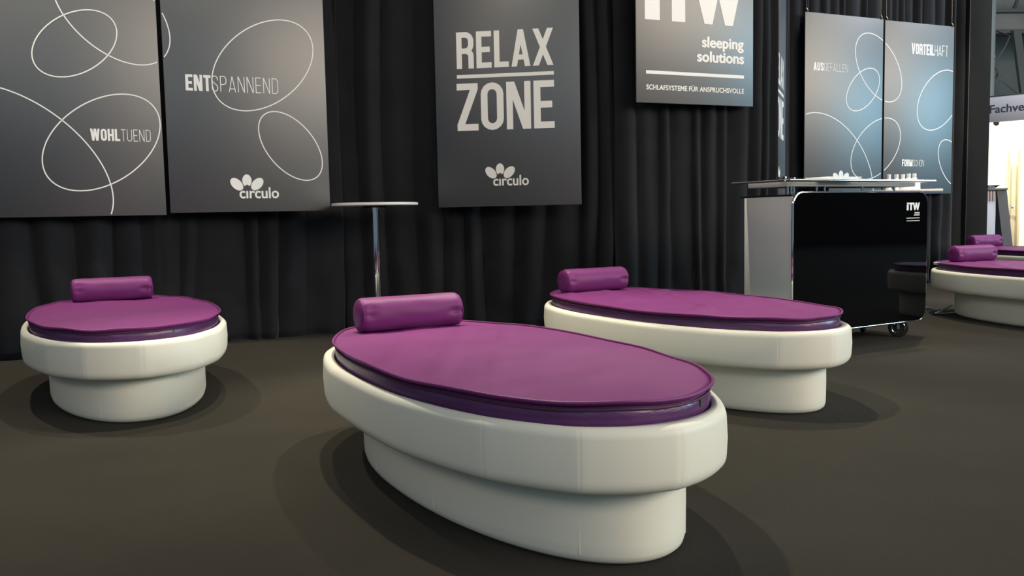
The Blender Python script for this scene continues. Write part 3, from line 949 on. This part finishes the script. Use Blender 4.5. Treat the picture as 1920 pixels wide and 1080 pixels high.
# ------------------------------------------------------------------ neighbouring stand and hall beyond, at the right
sb = thing('sign_board', (8.47, 15.0, 0), math.radians(90 - 133.5), 'white fascia sign with grey lettering Fachve over the bright stand', 'sign')
box('fascia', -.60, 2.6, 0, .06, 2.425, 2.855, M['sign_white'], sb, .004)
box('top_edge', -.60, 2.6, -.004, .064, 2.855, 2.875, M['booth_grey'], sb, .002)
font_text('Fachve', -.197, .330, 2.580, 'F', .135, M['sign_ink'], sb, 'dark grey lettering reading Fachve', offset=.010, bold=.008, y=-.0015)
tg = box('number_tag', -.335, -.225, -.006, -.001, 2.66, 2.84, M['paper'], sb, .001); tg['label'] = 'white number tag'
font_text('0', -.290, -.262, 2.70, '0', .07, M['sign_ink'], sb, 'thin grey numeral 0', y=-.0075)
box('post', -.60, -.52, .0, .08, 0, 2.425, M['sign_white'], sb, .004)
box('post', 2.5, 2.58, .0, .08, 0, 2.425, M['sign_white'], sb, .004)
tag(box('wall_partition', 7.2, 13.8, 18.0, 18.08, 0, 2.9, M['booth_wall'], None, .004), 'cream back partition of the neighbouring stand', None, None, 'structure')
dr = thing('door_1', (10.40, 17.70, 0), 0, 'cream partition door with pine edges in the neighbouring stand', None); dr['kind'] = 'structure'
if 'category' in dr: del dr['category']
box('door_leaf', -.02, 1.1, 0, .06, .0, 2.0, M['booth_wall'], dr, .004)
box('door_frame', -.26, -.23, -.03, .0, 0, 2.12, M['pine'], dr, .004)
box('door_frame', -.06, -.02, -.03, .0, 0, 2.12, M['pine'], dr, .004)
box('door_handle', -.20, -.16, -.06, 0, .93, .99, M['steel'], dr, .004)
for k, (x, y) in enumerate(((8.62, 15.42), (9.12, 15.10))):
    lp = thing('spotlight', (x, y, 2.455), math.radians(40), ('bronze spotlight left, below the fascia sign', 'bronze spotlight right, below the fascia sign')[k], 'lamp', 'spotlights under the fascia')
    lathe('lamp_head', [(0, -.06), (.045, -.06), (.05, -.05), (.03, .05), (0, .055)], M['lamp_body'], lp, 24).rotation_euler = (0, 1.15, 0)
    tube('arm', [(0, 0, 0), (0, 0, .05)], .01, M['lamp_body'], lp, 8)
    spot((x + .1, y + .15, 2.40), (x + .6, 18, 1.75), 230, (1.0, .84, .58), 85, .6, .05)
    box('ceiling_rail' if False else 'rail', -.15, .15, -.015, .015, .045, .07, M['sign_white'], lp, .003)
# counter of that stand with a leaning dark end
sc_ = thing('reception_counter', (6.95, 12.8, 0), 0, 'grey reception counter with slanted dark end panel, by the black wall end', 'counter')
box('front_panel', -.35, .215, 0, .03, 0, 1.05, M['booth_light'], sc_, .003)
for k in range(13):
    box('slat', -.34 + .042 * k, -.34 + .042 * k + .026, -.012, .0, 1.05, 1.205, M['booth_pink'], sc_, .002)
box('slat_back', -.35, .215, .0, .03, 1.05, 1.205, M['booth_light'], sc_, .002)
box('counter_top', -.40, .36, -.05, .50, 1.205, 1.235, M['booth_grey'], sc_, .004)
vs = [(.215, -.02, 1.205), (.36, -.02, 1.205), (.52, -.02, 0.0), (.38, -.02, 0.0)]
vs = vs + [(x, .48, z) for x, _, z in vs]
obj('end_panel', vs, [(0, 1, 2, 3), (7, 6, 5, 4), (0, 4, 5, 1), (1, 5, 6, 2), (2, 6, 7, 3), (3, 7, 4, 0)], M['booth_grey'], sc_)['label'] = 'slanted dark grey end panel'
cb = thing('cabinet', (7.62, 13.6, 0), 0, 'small grey cabinet behind the slanted counter end', 'cabinet')
box('cabinet_body', -.12, .12, 0, .4, 0, 1.04, M['booth_light'], cb, .004)
box('cabinet_top', -.13, .13, -.01, .41, 1.04, 1.06, M['booth_grey'], cb, .003)
bw = thing('bowl', (7.17, 12.95, 1.2352), 0, 'shallow glass bowl on the reception counter', 'bowl')
lathe('dish', [(0, 0), (.05, 0), (.055, .006), (.12, .045), (.118, .049), (.05, .012), (0, .010)], M['glass'], bw, 32)
lathe('foot', [(0, -.0), (.04, -.0), (.04, .002), (0, .002)], M['booth_light'], bw, 24)

col = thing('column', (13.12, 24.0, 0), 0, 'round grey hall column rising behind the fascia sign', 'column')
lathe('shaft', [(0, 0), (.17, 0), (.17, 12), (0, 12)], M['hall_steel'], col, 32)
lathe('collar', [(0, 5.0), (.18, 5.0), (.18, 5.1), (0, 5.1)], M['hall_steel'], col, 32)
bmg = thing('roof_truss', (16.0, 27.0, 0), math.radians(3), 'grey roof beam with slanted strut and thin tie rods at upper right', 'truss')
box('flange', -4, 4, -.25, .25, 6.22, 6.34, M['dark_steel'], bmg, .01)
box('web', -4, 4, -.05, .05, 6.34, 6.85, M['duct'], bmg, .01)
box('flange', -4, 4, -.25, .25, 6.85, 6.95, M['dark_steel'], bmg, .01)
sv = [(-.75, -.4, 6.28), (-.51, -.4, 6.28), (-.01, -.4, 3.2), (-.25, -.4, 3.2)]
sv = sv + [(x, y + .12, z) for x, y, z in sv]
obj('strut', sv, [(0, 3, 2, 1), (4, 5, 6, 7), (0, 1, 5, 4), (1, 2, 6, 5), (2, 3, 7, 6), (3, 0, 4, 7)], M['dark_steel'], bmg)
tube('tie_rod', [(-2.40, -2.3, 4.75), (-2.35, -2.0, 5.0), (-1.9, -1.8, 5.5), (-1.5, -1.4, 5.9), (-1.2, -.24, 6.3)], .022, M['dark_steel'], bmg)
tube('tie_rod', [(-2.40, -2.3, 4.74), (-2.25, -2.0, 4.62), (-2.05, -2.0, 4.52), (-1.4, -1.7, 4.2), (-.40, -.40, 3.9)], .022, M['dark_steel'], bmg)
dc = thing('air_duct', (15.6, 28.0, 7.6), 0, 'pale fabric air duct hanging above the roof beam', 'duct')
bm = bmesh.new()
add_tube(bm, [(-4 + .4 * i, .05 * math.sin(i), .05 * math.sin(i * 1.3)) for i in range(21)], [.72 + .04 * math.sin(i * 2.1) for i in range(21)], 24)
bobj('duct_tube', bm, M['duct'], dc, True)
tube('duct_strap', [(.2 + .05 * math.sin(2 * PI * i / 24), .78 * math.cos(2 * PI * i / 24), .78 * math.sin(2 * PI * i / 24)) for i in range(24)], .05, M['dark_steel'], dc, 6, True)
